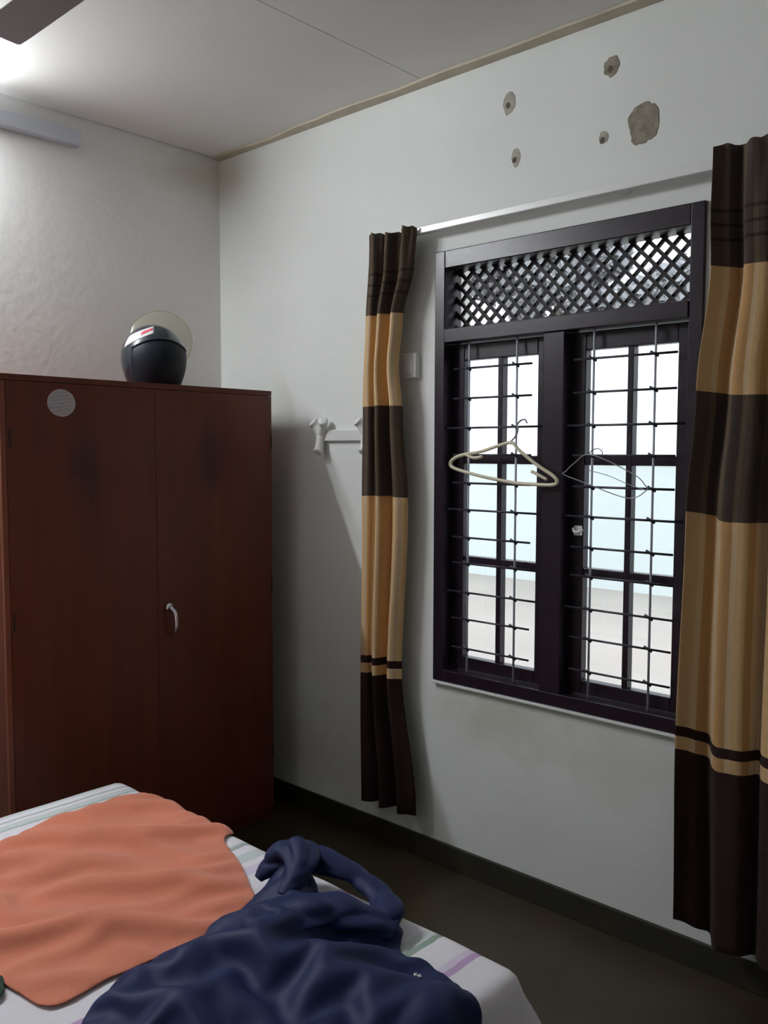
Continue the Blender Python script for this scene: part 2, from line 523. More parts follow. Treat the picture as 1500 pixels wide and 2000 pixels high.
box(bm, 1.866, 1.894, .030, .041, 1.285, 1.318, .003)
tube(bm, cr([(1.868, .026, 1.308), (1.880, .016, 1.298), (1.896, .016, 1.300), (1.906, .020, 1.308)], 5), .005, 8)
o = obj('latch', bm, M['plastic'], win, smooth=True); o['label'] = 'small white window latch'

# ---------------------------------------------------------------- curtain rail and curtains
rail = thing('curtain_rail', 'long white curtain rail on the wall above the window', 'curtain rail', (1.9, -.05, 2.36))
bm = BM(); box(bm, 1.08, 3.05, -.060, -.032, 2.350, 2.374, .003)
obj('track', bm, M['rail'], rail)
for x in (1.12, 2.05, 2.95):
    bm = BM(); box(bm, x - .012, x + .012, -.034, 0, 2.352, 2.372, .002)
    obj('bracket', bm, M['rail'], rail)

def smooth_lerp(tab, z):
    tab = sorted(tab)
    if z <= tab[0][0]: return tab[0][1]
    for (a, va), (b, vb) in zip(tab, tab[1:]):
        if z <= b:
            t = (z - a) / (b - a); t = t * t * (3 - 2 * t)
            return va + (vb - va) * t
    return tab[-1][1]

def curtain(name, label, left, right, zt, zb, folds, m, seed, width, amp, yc):
    """left/right: tables (z, x) of the two edges"""
    bm = BM()
    uvl = bm.loops.layers.uv.new('UVMap')
    NU, NV = folds * 22, 90
    grid = []
    for j in range(NV + 1):
        t = j / NV
        row = []
        for i in range(NU + 1):
            u = i / NU
            zbu = zb(u); ztu = zt(u)
            z = ztu + (zbu - ztu) * t
            vz = ztu + (.18 - ztu) * t
            head = max(0, 1 - t * 14)
            xl, xr = smooth_lerp(left, z), smooth_lerp(right, z)
            ph = 2 * math.pi * folds * u
            dr = .35 * noise.noise(Vector((u * 5 + seed, z * .9, seed))) * (1 - head)
            A = amp * (.55 + .45 * smooth_lerp([(0, 1), (2.0, .8), (2.38, .35)], z)) * (.8 + .5 * noise.noise(Vector((u * 4, seed, 2.2))))
            y = yc + A * math.sin(ph + 2.2 * dr + seed) + .25 * A * math.sin(2.3 * ph + 3 * dr) + head * .006 * math.sin(ph * 3)
            y += .010 * noise.noise(Vector((u * 7, z * 1.4, seed + 4)))
            x = xl + (xr - xl) * u + .25 * A * math.cos(ph + 2.2 * dr + seed) * min(1, 6 * u) * min(1, 6 * (1 - u))
            z += head * .006 * abs(math.sin(ph * 1.5))
            row.append((bm.verts.new((x, min(y, -.022), z)), u * width, vz))
        grid.append(row)
    for j in range(NV):
        for i in range(NU):
            q = (grid[j][i], grid[j][i + 1], grid[j + 1][i + 1], grid[j + 1][i])
            f = bm.faces.new([a[0] for a in q])
            for l, a in zip(f.loops, q): l[uvl].uv = (a[1], a[2])
    o = obj(name, bm, m, smooth=True, recalc=False)
    sd = o.modifiers.new('thick', 'SOLIDIFY'); sd.thickness = .002; sd.offset = 0
    return tag(o, label, 'curtain', 'curtains at the window')

curtain('curtain', 'narrow brown and gold banded curtain, nearer the wardrobe, left of the window',
        [(2.37, 1.026), (2.06, 1.018), (1.7, 1.002), (1.38, .994), (.73, .988), (.2, .986)],
        [(2.37, 1.262), (2.25, 1.250), (2.05, 1.195), (1.88, 1.178), (1.70, 1.200), (1.38, 1.222), (.73, 1.192), (.2, 1.268)],
        lambda u: 2.366 + .006 * math.sin(u * 9), lambda u: .185 + .012 * math.sin(u * 3), 3, curtain_mat('banded_curtain_cloth', 1.0), 1.3, .98, .034, -.088)
curtain('curtain', 'wide brown and gold banded curtain right of the window at the photo edge',
        [(2.38, 2.368), (2.22, 2.366), (2.07, 2.372), (1.73, 2.340), (1.39, 2.318), (.74, 2.306), (.2, 2.312)],
        [(2.38, 2.98), (1.5, 3.02), (.2, 3.06)],
        lambda u: 2.392 + .005 * math.sin(u * 30), lambda u: .195 - .055 * min(1, u * 6), 5, curtain_mat('banded_curtain_cloth_wide', .85), 5.0, 1.45, .040, -.094)

# ---------------------------------------------------------------- wall things
rack = thing('coat_rack', 'white wall coat rack with a three-lobed hook between wardrobe and curtain', 'coat rack', (.80, 0, 1.61))
bm = BM(); box(bm, .70, 1.02, -.018, -.0005, 1.604, 1.650, .004)
obj('bar', bm, M['plastic'], rack)
for hx in (.70, .96):
    bm = BM()
    lathe_pts = []
    for ang, ln in ((118, .062), (58, .070), (-88, .075)):
        a = math.radians(ang)
        p0 = Vector((hx, -.020, 1.630)); p1 = p0 + Vector((math.cos(a) * ln * .7, -.012, math.sin(a) * ln * .7)); p2 = p0 + Vector((math.cos(a) * ln, -.024, math.sin(a) * ln))
        tube(bm, cr([p0, p1, p2], 5), [.020, .020, .019, .018, .018, .018, .019, .021, .022, .021, .012], 10)
    box(bm, hx - .02, hx + .02, -.022, -.0005, 1.606, 1.652, .006)
    obj('hook', bm, M['plastic'], rack, smooth=True)

sb_ = thing('junction_box', 'small pale box on the wall between the left curtain and the window frame', 'box', (1.185, 0, 1.88))
bm = BM(); box(bm, 1.150, 1.222, -.026, -.0005, 1.836, 1.930, .005)
obj('cover', bm, M['plastic'], sb_)
bm = BM(); box(bm, 1.163, 1.209, -.029, -.0255, 1.850, 1.916, .002)
obj('face_plate', bm, M['plastic'], sb_)

# plastic hanger on the grille
hg = thing('clothes_hanger', 'cream plastic clothes hanger hung on the left window grille', 'hanger', (1.66, -.03, 1.64))
path = [(1.659, 1.592), (1.690, 1.566), (1.762, 1.518), (1.822, 1.485), (1.840, 1.466), (1.822, 1.453), (1.74, 1.453), (1.661, 1.457), (1.531, 1.476), (1.420, 1.500), (1.396, 1.519), (1.420, 1.541), (1.474, 1.554), (1.53, 1.562), (1.606, 1.583)]
bm = BM(); tube(bm, [(v.x, v.y, v.z) for v in cr([(x, -.030 - .02 * abs(x - 1.63), z) for x, z in path], 6, True)], .0062, 8, closed=True)
body = obj('body', bm, M['cream'], hg, smooth=True)
for x, z, dx in ((1.50, 1.556, .035), (1.772, 1.500, .03)):
    bm = BM(); tube(bm, cr([(x - dx, -.034, z - .004), (x, -.036, z - .016), (x + dx, -.034, z - .012 if x < 1.6 else z - .03)], 5), .0055, 8)
    obj('strap_notch', bm, M['cream'], body, smooth=True)
bm = BM(); tube(bm, cr([(1.645, -.030, 1.590), (1.668, -.026, 1.612), (1.671, -.014, 1.634), (1.660, -.002, 1.652), (1.664, .010, 1.667), (1.680, .014, 1.672), (1.694, .006, 1.660)], 6), .0032, 8)
o = obj('hook', bm, M['wire'], hg, smooth=True); o['label'] = 'thin dark metal hook'
# wire hanger
wh = thing('wire_hanger', 'thin bare wire hanger on the right window grille', 'hanger', (1.97, -.02, 1.55))
bm = BM(); tube(bm, cr([(1.962, -.035, 1.553), (2.113, -.045, 1.495), (2.158, -.05, 1.460), (2.160, -.05, 1.445), (2.097, -.045, 1.420), (1.940, -.035, 1.464), (1.862, -.03, 1.488), (1.870, -.03, 1.498), (1.90, -.03, 1.524)], 6, True), .0017, 6, closed=True)
obj('body', bm, M['wire'], wh, smooth=True)
bm = BM(); tube(bm, cr([(1.955, -.035, 1.553), (1.962, -.026, 1.566), (1.972, -.006, 1.572), (1.978, .010, 1.562), (1.976, .012, 1.548)], 6), .0017, 6)
obj('hook', bm, M['wire'], wh, smooth=True)
bm = BM(); tube(bm, cr([(1.953, -.035, 1.504), (2.03, -.04, 1.487), (2.10, -.045, 1.462), (2.158, -.05, 1.447)], 5), .0013, 6)
obj('cross_wire', bm, M['wire'], wh, smooth=True)

# ---------------------------------------------------------------- wardrobe
wd = thing('wardrobe', 'tall red-brown two-door wooden wardrobe in the corner', 'wardrobe', (.30, -.72, 0))
X1, YA, YB, HT = .559, -1.292, -.167, 1.809
bm = BM()
box(bm, .02, X1 - .020, YB - .018, YB, 0, HT - .02)
box(bm, .02, X1 - .020, YA, YA + .018, 0, HT - .02)
box(bm, .02, .032, YA + .018, YB - .018, .06, HT - .02)
box(bm, .032, X1 - .020, YA + .018, YB - .018, .06, .078)
box(bm, .032, X1 - .020, -.729, -.711, .078, HT - .02)
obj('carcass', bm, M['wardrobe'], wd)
bm = BM(); box(bm, .018, X1, YA - .001, YB + .001, HT - .020, HT, .001)
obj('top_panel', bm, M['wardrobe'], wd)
bm = BM(); box(bm, .10, X1 - .03, YA + .018, YB - .018, 0, .058)
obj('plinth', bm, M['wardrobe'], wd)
bm = BM(); box(bm, X1 - .019, X1, YA, YA + .018, .06, HT - .022, .001)
o = obj('edge_strip', bm, M['wardrobe_edge'], wd); o['label'] = 'lighter edge strip'
for y0, y1, hy in ((YA + .0195, -.7205, None), (-.7195, YB, -.664)):
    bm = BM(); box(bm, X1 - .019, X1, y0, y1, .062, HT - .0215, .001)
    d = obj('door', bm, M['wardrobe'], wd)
    if hy:
        bm = BM()
        zc = .925
        tube(bm, cr([(X1, hy - .012, zc + .052), (X1 + .022, hy - .014, zc + .050), (X1 + .034, hy - .004, zc + .030), (X1 + .034, hy, zc - .020), (X1 + .020, hy, zc - .045), (X1, hy, zc - .050)], 6), .0075, 10)
        pass
        tube(bm, [(X1, hy - .012, zc + .052), (X1 + .012, hy - .012, zc + .052)], .015, 14)
        o = obj('handle', bm, M['chrome'], d, smooth=True); o['label'] = 'chrome handle'
    else:
        bm = BM()
        cyc, czc, r = -1.083, 1.722, .050
        prism(bm, [(cyc + r * math.cos(2 * math.pi * i / 40), czc + .92 * r * math.sin(2 * math.pi * i / 40)) for i in range(40)], 0, X1, X1 + .0012)
        o = obj('sticker', bm, M['sticker'], d); o['label'] = 'round grey sticker'
        bm = BM()
        for i in range(7):
            b = -.036 + .012 * i
            hw = math.sqrt(max(0, .044 ** 2 - b * b)) * .93
            tube(bm, [(X1 + .0012, cyc - hw, czc + b - hw * .18), (X1 + .0012, cyc + hw * .9, czc + b + hw * .12)], .0011, 5)
        obj('sticker_print', bm, M['sticker_line'], wd)
    for z in (.30, 1.0, 1.60):
        yy = YB - .004 if hy else YA + .030
        bm = BM(); tube(bm, [(X1 + .001, yy, z - .03), (X1 + .001, yy, z + .03)], .003, 8)
        obj('hinge', bm, M['dark_in'], d)

# ---------------------------------------------------------------- helmet
HC = Vector((.405, -.622, HT + .108))
hf = thing('motorcycle_helmet', 'dark navy motorcycle helmet with clear raised visor on top of the wardrobe', 'helmet', (HC.x, HC.y, HT))
fd = Vector((.90, -.40, -.05)).normalized()          # way the opening faces
fr_ = Vector((0, 0, 1)).cross(fd).normalized()       # to the viewer's right
fu = fd.cross(fr_)
RA = (.124, .124, .128)
def squash(v):
    # fuller cheeks below the middle, flat foot
    if v.z < 0:
        q = min(1, (-v.z / RA[2]) ** 2)
        f = min(1.5, 1 / math.sqrt(max(.12, 1 - q)) * (1 - .34 * q))
        v = Vector((v.x * f, v.y * f, v.z))
    v.z = max(v.z, -.108)
    return v
def sph(a, e, k=1.0):
    """a: azimuth from the facing way (deg, + = viewer's right), e: elevation"""
    a, e = math.radians(a), math.radians(e)
    d = fd * (math.cos(a) * math.cos(e)) + fr_ * (math.sin(a) * math.cos(e)) + fu * math.sin(e)
    # slightly squarer cheeks and a flat foot
    v = Vector((d.x * RA[0], d.y * RA[1], d.z * RA[2])) * k
    return HC + squash(v)
def patch(a0, a1, e0, e1, k0, k1, na=20, ne=12, shape=None):
    bm = BM()
    g = []
    for k in (k0, k1):
        gg = []
        for i in range(na + 1):
            for j in range(ne + 1):
                a = a0 + (a1 - a0) * i / na
                e = e0 + (e1 - e0) * j / ne
                if shape: a, e = shape(i / na, j / ne)
                gg.append(bm.verts.new(sph(a, e, k)))
        g.append(gg)
    I = lambda i, j: i * (ne + 1) + j
    for i in range(na):
        for j in range(ne):
            bm.faces.new([g[1][I(i, j)], g[1][I(i + 1, j)], g[1][I(i + 1, j + 1)], g[1][I(i, j + 1)]])
            bm.faces.new([g[0][I(i, j)], g[0][I(i, j + 1)], g[0][I(i + 1, j + 1)], g[0][I(i + 1, j)]])
    for i in range(na):
        for j in (0, ne):
            bm.faces.new([g[0][I(i, j)], g[0][I(i + 1, j)], g[1][I(i + 1, j)], g[1][I(i, j)]])
    for j in range(ne):
        for i in (0, na):
            bm.faces.new([g[0][I(i, j)], g[0][I(i, j + 1)], g[1][I(i, j + 1)], g[1][I(i, j)]])
    return bm
bm = BM()
bmesh.ops.create_uvsphere(bm, u_segments=40, v_segments=24, radius=1)
for v in bm.verts:
    p = Vector((v.co.x * RA[0], v.co.y * RA[1], v.co.z * RA[2]))
    v.co = HC + squash(p)
shell = obj('shell', bm, M['helmet'], hf, smooth=True)
obj('face_opening', patch(-52, 72, -56, 34, .98, 1.012, 24, 16, lambda u, v: (-50 + 118 * u, -56 + (88 - 18 * (2 * u - 1) ** 2) * v)), M['black'], hf, smooth=True)
bm = BM()
tube(bm, [sph(a, e, 1.012) for a, e in [(-50 + 118 * i / 24, 32 - 18 * (2 * i / 24 - 1) ** 2) for i in range(25)]], .005, 8)
obj('opening_trim', bm, M['helmet'], hf, smooth=True)
obj('stripe', patch(-72, -12, 30, 56, 1.0, 1.006, 14, 8, lambda u, v: (-74 + 66 * u, 14 + 30 * u + 24 * v)), M['hwhite'], shell, smooth=True)
obj('stripe', patch(-50, -20, 44, 54, 1.006, 1.010, 10, 4, lambda u, v: (-38 + 26 * u, 38 + 14 * u + 8 * v)), M['hred'], shell, smooth=True)
# clear bubble visor, lifted up behind the crown
vd = Vector((.80, -.58, .10)).normalized()
vc = HC + Vector((-.060, .070, .082))
va_ = Vector((0, 0, 1)).cross(vd).normalized(); vb_ = vd.cross(va_)
bm = BM()
rings = []
for k in range(9):
    a = math.radians(7.5 * k)
    r = .122 * math.sin(a) / math.sin(math.radians(60)); h = .05 * (math.cos(a) - 1)
    rings.append([vc + vd * h + va_ * (r * math.cos(2 * math.pi * j / 36)) + vb_ * (r * math.sin(2 * math.pi * j / 36)) for j in range(36)] if k else [vc])
vr = [[bm.verts.new(p) for p in q] for q in rings]
for A, B in zip(vr, vr[1:]):
    for j in range(36):
        if len(A) == 1: bm.faces.new((A[0], B[j], B[(j + 1) % 36]))
        else: bm.faces.new((A[j], B[j], B[(j + 1) % 36], A[(j + 1) % 36]))
vis = obj('visor', bm, M['visor'], hf, smooth=True); vis['label'] = 'clear round visor'
bm = BM(); tube(bm, rings[-1], .0016, 6, closed=True)
obj('visor_rim', bm, M['visor'], vis, smooth=True)

# ---------------------------------------------------------------- tube light on the back wall
tl = thing('tube_light', 'blue-white tube light batten high on the wall behind the wardrobe', 'tube light', (0, -1.6, 2.80))
bm = BM(); box(bm, .0005, .040, -2.56, -.705, 2.775, 2.838, .006)
obj('batten', bm, M['batten'], tl)
for y in (-1.205, -2.465):
    bm = BM(); box(bm, .036, .088, y - .012, y + .012, 2.782, 2.826, .004)
    obj('tube_holder', bm, M['batten'], tl)
bm = BM(); tube(bm, [(.072, -2.452, 2.803), (.072, -1.218, 2.803)], .013, 14)
obj('tube', bm, M['tube'], tl, smooth=True)

# ---------------------------------------------------------------- ceiling fan
fc = Vector((1.79, -1.52, 2.60))
fan = thing('ceiling_fan', 'grey-brown three-bladed ceiling fan hanging over the bed', 'fan', (fc.x, fc.y, H))
bm = BM(); lathe(bm, [(0, H), (.065, H), (.060, H - .035), (.015, H - .06), (0, H - .06)], 28, (fc.x, fc.y, 0)); obj('canopy', bm, M['fan_hub'], fan, smooth=True)
bm = BM(); tube(bm, [(fc.x, fc.y, H - .05), (fc.x, fc.y, 2.66)], .012, 12); obj('rod', bm, M['fan_hub'], fan, smooth=True)
bm = BM(); lathe(bm, [(0, .07), (.05, .068), (.10, .05), (.115, .02), (.115, -.015), (.09, -.04), (.03, -.05), (0, -.05)], 32, fc); obj('motor', bm, M['fan_hub'], fan, smooth=True)
for k in range(3):
    a = math.radians(180 + 120 * k)
    T = Matrix.Translation(fc) @ Matrix.Rotation(a, 4, 'Z')
    bm = BM(); prism(bm, [(.09, -.022), (.20, -.030), (.20, .030), (.09, .022)], 2, -.004, .002); bm.transform(T)
    obj('blade_arm', bm, M['fan_hub'], fan)
    bm = BM(); prism(bm, [(.17, -.050), (.60, -.054), (.656, -.053), (.662, -.047), (.662, .047), (.656, .053), (.60, .054), (.17, .050)], 2, -.007, -.0045)
    bm.transform(T @ Matrix.Rotation(math.radians(4), 4, 'X'))
    obj('blade', bm, M['fan'], fan)

# ---------------------------------------------------------------- bed
BX0, BX1, BY0, BY1, TOP = .862, 2.420, -3.02, -1.066, .50
bed = thing('bed', 'double bed under a striped sheet in front of the wardrobe', 'bed', (1.63, -2.05, 0))
bm = BM(); box(bm, BX0 + .02, BX1 - .02, BY0, BY1 - .02, .29, TOP - .012, .03)
obj('mattress', bm, M['mattress'], bed)
bm = BM()
box(bm, BX0 + .01, BX0 + .04, BY0, BY1 - .02, .19, .288); box(bm, BX1 - .04, BX1 - .01, BY0, BY1 - .02, .19, .288)
box(bm, BX0 + .04, BX1 - .04, BY0, BY0 + .03, .19, .288); box(bm, BX0 + .04, BX1 - .04, BY1 - .05, BY1 - .02, .19, .288)
box(bm, BX0 + .04, BX1 - .04, BY0 + .03, BY1 - .05, .262, .286)
obj('bed_frame', bm, M['bedwood'], bed)
for x in (BX0 + .05, BX1 - .05):
    for y in (BY0 + .05, BY1 - .07):
        bm = BM(); box(bm, x - .03, x + .03, y - .03, y + .03, 0, .19, .004); obj('leg', bm, M['bedwood'], bed)

RB = .032
def bed_map(X, Y, h, flare=.60):
    """point of a cloth laid over the bed, by its unfolded position, h above the sheet"""
    cx = min(max(X, BX0 + RB), BX1 - RB); cy = min(max(Y, BY0 + RB), BY1 - RB)
    dx, dy = X - cx, Y - cy
    d = math.hypot(dx, dy)
    if d < 1e-9: return Vector((X, Y, TOP + h))
    ux, uy = dx / d, dy / d
    arc = RB * math.pi / 2
    if d < arc:
        a = d / RB
        return Vector((cx + ux * (RB + h) * math.sin(a), cy + uy * (RB + h) * math.sin(a), TOP - RB + (RB + h) * math.cos(a)))
    e = d - arc
    cf = min(abs(ux), abs(uy)) * flare * 1.4 * e + .05 * e
    return Vector((cx + ux * (RB + h + cf), cy + uy * (RB + h + cf), TOP - RB - e * .985))

bm = BM()
uvl = bm.loops.layers.uv.new('UVMap')
NX, NY = 150, 130
ax = [BX0 - .20 + (BX1 - BX0 + .42) * i / NX for i in range(NX + 1)]
ay = [BY0 - .05 + (BY1 - BY0 + .05 + .15) * j / NY for j in range(NY + 1)]
g = []
for x in ax:
    row = []
    for y in ay:
        h = .0035 * noise.noise(Vector((x * 3, y * 3, 1))) + .0025 * noise.noise(Vector((x * 9, y * 5, 3)))
        out = max(0, x - BX1, y - BY1, BX0 - x)
        h += out * .10 * math.sin((x if y > BY1 else y) * 22) + .003
        p = bed_map(x, y, h)
        row.append((bm.verts.new(p), x, y))
    g.append(row)
for i in range(NX):
    for j in range(NY):
        q = (g[i][j], g[i + 1][j], g[i + 1][j + 1], g[i][j + 1])
        f = bm.faces.new([a[0] for a in q])
        for l, a in zip(f.loops, q): l[uvl].uv = (a[1], a[2])
sh = obj('bed_sheet', bm, M['sheet'], smooth=True, recalc=False)
tag(sh, 'white bed sheet with green and purple stripes spread over the bed', 'bed sheet')

def inside(poly, X, Y):
    n = len(poly)
    r = np.zeros(X.shape, bool)
    for i in range(n):
        x1, y1 = poly[i]; x2, y2 = poly[(i + 1) % n]
        if y1 == y2: continue
        c = ((y1 > Y) != (y2 > Y)) & (X < (x2 - x1) * (Y - y1) / (y2 - y1) + x1)
        r ^= c
    return r

def drape(outline, sp, sc, fdir, bend, iters, seed, namp, nfreq, hmax, bumps=(), base=.013, grav=.000008, edge_h=.006, floor_fn=None):
    """relax a sheet of cloth that is larger than the space it lies in, so that it buckles into folds.
    sc: extra length (across, along) the fold direction fdir. Works in unfolded bed coordinates (x, y, h)."""
    poly = np.array([(p[0], p[1]) for p in cr([(a, b, 0) for a, b in outline], 8, True)])
    x0, y0 = poly.min(0) - sp; x1, y1 = poly.max(0) + sp
    nx, ny = int((x1 - x0) / sp) + 2, int((y1 - y0) / sp) + 2
    gx = x0 + sp * np.arange(nx); gy = y0 + sp * np.arange(ny)
    CX_, CY_ = np.meshgrid(gx[:-1] + sp / 2, gy[:-1] + sp / 2, indexing='ij')
    cell = inside(poly, CX_, CY_)
    vid = -np.ones((nx, ny), int)
    used_ = np.zeros((nx, ny), int)
    for di in (0, 1):
        for dj in (0, 1):
            used_[di:nx - 1 + di, dj:ny - 1 + dj] += cell
    idx = np.argwhere(used_ > 0)
    for k, (i, j) in enumerate(idx): vid[i, j] = k
    P = np.zeros((len(idx), 3))
    P[:, 0] = gx[idx[:, 0]]; P[:, 1] = gy[idx[:, 1]]
    bd = used_[idx[:, 0], idx[:, 1]] < 4
    # snap the rim to the outline
    A = poly; B = np.roll(poly, -1, 0); AB = B - A
    for k in np.where(bd)[0]:
        q = P[k, :2]
        t = np.clip(((q - A) * AB).sum(1) / (AB * AB).sum(1), 0, 1)
        c = A + AB * t[:, None]
        P[k, :2] = c[np.argmin(((c - q) ** 2).sum(1))]
    quads = [(vid[i, j], vid[i + 1, j], vid[i + 1, j + 1], vid[i, j + 1]) for i, j in np.argwhere(cell)]
    es = set()
    for q in quads:
        for a, b in ((0, 1), (1, 2), (2, 3), (3, 0), (0, 2), (1, 3)):
            es.add((min(q[a], q[b]), max(q[a], q[b])))
    E_ = np.array(sorted(es))
    bs = []
    for (i, j) in idx:
        for di, dj in ((2, 0), (0, 2), (2, 2), (2, -2)):
            a, b = i + di, j + dj
            if 0 <= a < nx and 0 <= b < ny and vid[a, b] >= 0 and vid[i + di // 2, j + dj // 2] >= 0: bs.append((vid[i, j], vid[a, b]))
    B_ = np.array(bs)
    f = np.array(fdir, float); f /= np.linalg.norm(f); g_ = np.array((-f[1], f[0]))
    def rest(e):
        d = P[e[:, 1], :2] - P[e[:, 0], :2]
        return np.hypot(d @ g_ * sc[0], d @ f * sc[1])
    LE, LB = rest(E_), rest(B_)
    nz = np.array([noise.noise(Vector((p[0] * f[0] + p[1] * f[1], 0, 0)) * nfreq * .45 + Vector((0, (p[0] * g_[0] + p[1] * g_[1]) * nfreq, seed))) for p in P])
    nz2 = np.array([noise.noise(Vector((p[0] * nfreq * 1.7, p[1] * nfreq * 1.7, seed + 5))) for p in P])
    P[:, 2] = base + np.maximum(0, .5 + nz + .5 * nz2) * namp
    fl = np.full(len(P), base)
    if floor_fn is not None: fl = fl + np.array([floor_fn(p[0], p[1]) for p in P])
    for (bx, by, r, hh) in bumps:
        d2 = ((P[:, 0] - bx) ** 2 + (P[:, 1] - by) ** 2) / r ** 2
        fl = np.maximum(fl, hh * np.exp(-d2)) ; P[:, 2] += hh * np.exp(-d2)
    rim = P[bd].copy()
    rim[:, 2] = fl[bd] * .8 + edge_h * np.array([abs(noise.noise(Vector((p[0] * 14, p[1] * 14, seed)))) for p in rim]) * 2
    P[bd] = rim
    deg = np.bincount(E_.ravel(), minlength=len(P)) + bend * np.bincount(B_.ravel(), minlength=len(P))
    V = np.zeros_like(P)
    for it in range(iters):
        old = P.copy()
        V *= .80
        P = P + V
        P[:, 2] -= grav
        for sub in range(4):
            D = np.zeros_like(P)
            for e, L, w in ((E_, LE, 1.0), (B_, LB, bend)):
                d = P[e[:, 1]] - P[e[:, 0]]
                l = np.sqrt((d * d).sum(1)) + 1e-9
                c = d * ((l - L) / l * .5 * w)[:, None]
                for k in range(3):
                    D[:, k] += np.bincount(e[:, 0], c[:, k], len(P)) - np.bincount(e[:, 1], c[:, k], len(P))
            P = P + D / deg[:, None] * 1.5
            P[:, 2] = np.clip(P[:, 2], fl, hmax)
            P[bd] = rim
        V = P - old
    # light smoothing
    for _ in range(2):
        Q = np.zeros_like(P); n_ = np.bincount(E_.ravel(), minlength=len(P))
        for k in range(3): Q[:, k] = np.bincount(E_[:, 0], P[E_[:, 1], k], len(P)) + np.bincount(E_[:, 1], P[E_[:, 0], k], len(P))
        Q /= n_[:, None]
        P = np.where(bd[:, None], P, P * .6 + Q * .4)
    return P, quads

def cloth(name, data, m, parent=None, thick=.003, levels=1):
    P, quads = data
    bm = BM()
    vs = [bm.verts.new(bed_map(float(x), float(y), max(.003, float(h)))) for x, y, h in P]
    for q in quads: bm.faces.new([vs[i] for i in q])
    o = obj(name, bm, m, parent, smooth=True)
    if sum(p.normal.z for p in o.data.polygons) < 0: o.data.flip_normals()
    sd = o.modifiers.new('thick', 'SOLIDIFY'); sd.thickness = thick; sd.offset = -1
    sb = o.modifiers.new('soft', 'SUBSURF'); sb.levels = levels; sb.render_levels = levels
    return o

# peach T-shirt
shirt_outline = [(1.093, -1.638), (1.05, -1.50), (1.015, -1.35), (1.028, -1.11), (1.09, -1.080), (1.148, -1.068), (1.38, -1.074), (1.455, -1.072), (1.475, -1.095), (1.50, -1.130), (1.639, -1.185), (1.79, -1.262), (1.835, -1.303), (1.86, -1.42), (1.85, -1.56), (1.832, -1.664), (1.842, -1.76), (1.815, -1.80), (1.72, -1.815), (1.64, -1.835), (1.58, -1.96), (1.40, -2.08), (1.16, -2.0)]
ts = thing('t_shirt', 'peach orange cotton shirt spread on the bed', 'shirt', (1.45, -1.5, TOP))
cloth('body', drape(shirt_outline, .0125, (1.085, 1.016), (.60, .80), .22, 260, 3.3, .036, 8.5, .062), M['peach'], ts)
# navy jacket
jo = [(1.80, -1.27), (1.765, -1.200), (1.758, -1.140), (1.800, -1.118), (1.865, -1.135), (1.925, -1.165), (2.02, -1.172), (2.075, -1.140), (2.12, -1.130), (2.165, -1.155), (2.200, -1.200), (2.284, -1.200), (2.366, -1.213), (2.45, -1.244), (2.50, -1.285), (2.54, -1.36), (2.55, -1.55), (2.486, -1.70), (2.241, -1.86), (2.03, -1.86), (1.945, -1.80), (1.870, -1.70), (1.845, -1.56), (1.830, -1.40)]
jk = thing('jacket', 'crumpled navy blue jacket lying on the bed beside the peach shirt', 'jacket', (2.1, -1.4, TOP))
cloth('body', drape(jo, .0105, (1.15, 1.10), (.55, .85), (.10), 300, 8.1, .070, 13, .15,
      bumps=((1.835, -1.185, .050, .100), (1.89, -1.25, .06, .085), (1.94, -1.33, .06, .07), (2.12, -1.18, .05, .05), (2.02, -1.44, .08, .06), (2.16, -1.38, .07, .05), (1.93, -1.55, .06, .05)), edge_h=.014), M['navy'], jk, levels=1)
def sleeve(name, path, rads, seed, flat=.6, n=30):
    sp_ = cr(path, 16)
    k = len(sp_)
    tab = [(i / (len(rads) - 1), r) for i, r in enumerate(rads)]
    bm = BM()
    tube(bm, [tuple(p) for p in sp_], [smooth_lerp(tab, i / (k - 1)) for i in range(k)], n)
    cs = [p.copy() for p in sp_]
    for v in bm.verts:
        c = min(cs, key=lambda p: (p - v.co).length)
        d = v.co - c
        q = v.co * 11 + Vector((seed, 0, 0))
        s_ = 1 + .50 * (abs(noise.noise(Vector((q.x * .55 + q.y * .4, q.y * .55 - q.x * .3, q.z * 1.6)))) * 2 - .45)
        d = d * s_
        v.co = c + Vector((d.x, d.y, d.z * flat))
        if v.co.y < BY1 - .005: v.co.z = max(v.co.z, TOP + .005)
    o = obj(name, bm, M['navy'], jk, smooth=True)
    sb = o.modifiers.new('soft', 'SUBSURF'); sb.levels = 1; sb.render_levels = 1
sleeve('sleeve', [(1.80, -1.195, .560), (1.845, -1.135, .575), (1.93, -1.095, .560), (2.02, -1.092, .544), (2.085, -1.125, .540), (2.115, -1.18, .540), (2.12, -1.23, .53)], [.014, .042, .034, .032, .038, .040, .014], 2.0, .60)
sleeve('sleeve', [(2.155, -1.170, .530), (2.10, -1.205, .548), (2.03, -1.28, .570), (1.98, -1.38, .560), (1.96, -1.46, .53)], [.034, .044, .056, .060, .012], 6.0, .55)
sleeve('hood', [(1.770, -1.235, .535), (1.785, -1.19, .570), (1.825, -1.165, .597), (1.88, -1.20, .590), (1.91, -1.28, .560)], [.012, .036, .046, .040, .012], 9.0, .75)
for x, y in ((2.31, -1.285), (2.325, -1.29)):
    dg = bpy.context.evaluated_depsgraph_get()
    bm = BM(); bmesh.ops.create_icosphere(bm, subdivisions=2, radius=.005)
    bpy.context.view_layer.update()
    hit, loc, nn, ii, ho, mm = S.ray_cast(bpy.context.evaluated_depsgraph_get(), Vector((x, y, .9)), Vector((0, 0, -1)))
    bm.transform(Matrix.Translation(loc + Vector((0, 0, .002)))); o = obj('snap', bm, M['chrome'], jk, smooth=True); o['label'] = 'shiny metal snap'
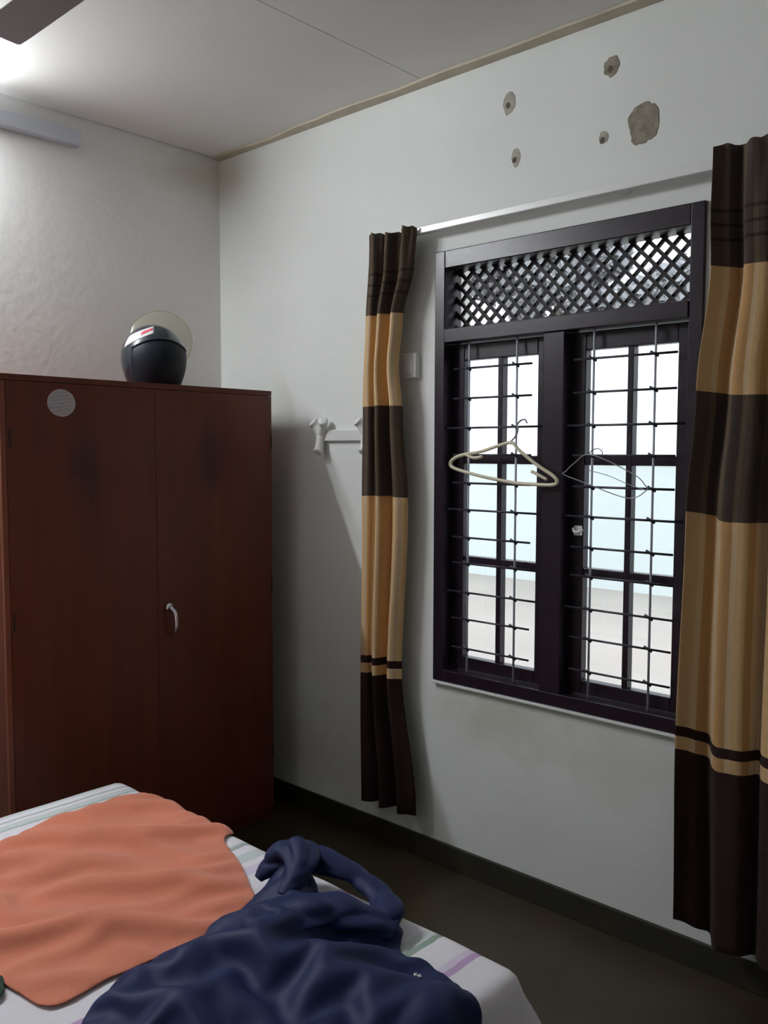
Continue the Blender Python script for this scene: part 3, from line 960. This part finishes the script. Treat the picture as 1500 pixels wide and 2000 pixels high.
# corner of a dark green cloth at the frame's edge
gc = cloth('green_cloth', drape([(1.665, -1.815), (1.71, -1.822), (1.745, -1.85), (1.745, -1.94), (1.69, -2.0), (1.63, -1.98), (1.61, -1.90)], .015, (1.05, 1.02), (1, 0), .4, 60, 1.0, .010, 12, .03), M['green_cloth'])
tag(gc, 'dark green cloth peeping from under the peach shirt', 'cloth')

# ---------------------------------------------------------------- outside
bm = BM(); box(bm, -30, 30, .2, 40, -.35, -.15)
struct('ground', bm, M['ground'], 'pale sandy ground outside the window', 'ground')
gw = thing('garden_wall', 'pale blue garden wall seen through the window panes', 'garden wall', (-2, 7.5, -.15))
bm = BM(); box(bm, -14, 8, 7.4, 7.6, -.15, 1.42); obj('wall_face', bm, M['gwall'], gw)
bm = BM(); box(bm, -14, 8, 7.35, 7.65, 1.42, 1.49, .01); obj('coping', bm, M['gwall'], gw)
tree = thing('tree', 'leafy tree outside, leaf colour paled for haze, seen through the window lattice', 'tree', (-1.93, 6.0, -.15))
bm = BM(); tube(bm, cr([(-1.93, 6, -.15), (-1.95, 6, 1.5), (-1.90, 6, 2.8), (-1.95, 6.1, 3.6)], 4), [.075] * 8 + [.06, .055, .05, .045, .04], 12)
obj('trunk', bm, M['bark'], tree, smooth=True)
bm = BM()
random.seed(3)
cl = [(-3.3, 3.78, .36), (-2.85, 3.72, .40), (-2.30, 3.30, .26), (-2.5, 3.75, .4), (-2.15, 3.55, .35), (-1.75, 3.75, .32), (-1.75, 3.45, .34), (-1.55, 3.15, .26), (-1.05, 3.05, .28), (-.75, 3.12, .28), (-.55, 3.2, .26), (-1.25, 3.55, .2), (-3.0, 3.9, .4), (-2.3, 4.0, .4), (-1.9, 4.05, .4)]
for cx, cz, r in cl:
    for i in range(int(330 * r * r / .12)):
        d = Vector((random.gauss(0, 1), random.gauss(0, 1), random.gauss(0, 1))).normalized() * r * random.random() ** .4
        p = Vector((cx, 6, cz)) + d
        a = Vector((random.gauss(0, 1), random.gauss(0, .6), random.gauss(0, 1))).normalized()
        b = a.orthogonal().normalized()
        l, w = random.uniform(.09, .14), random.uniform(.04, .06)
        vs = [bm.verts.new(p + q) for q in (-a * l, b * w, a * l, -b * w)]
        bm.faces.new(vs)
fo = obj('foliage', bm, M['leaf'], tree, recalc=False)
fo['kind'] = 'stuff'
bpy.context.view_layer.update()
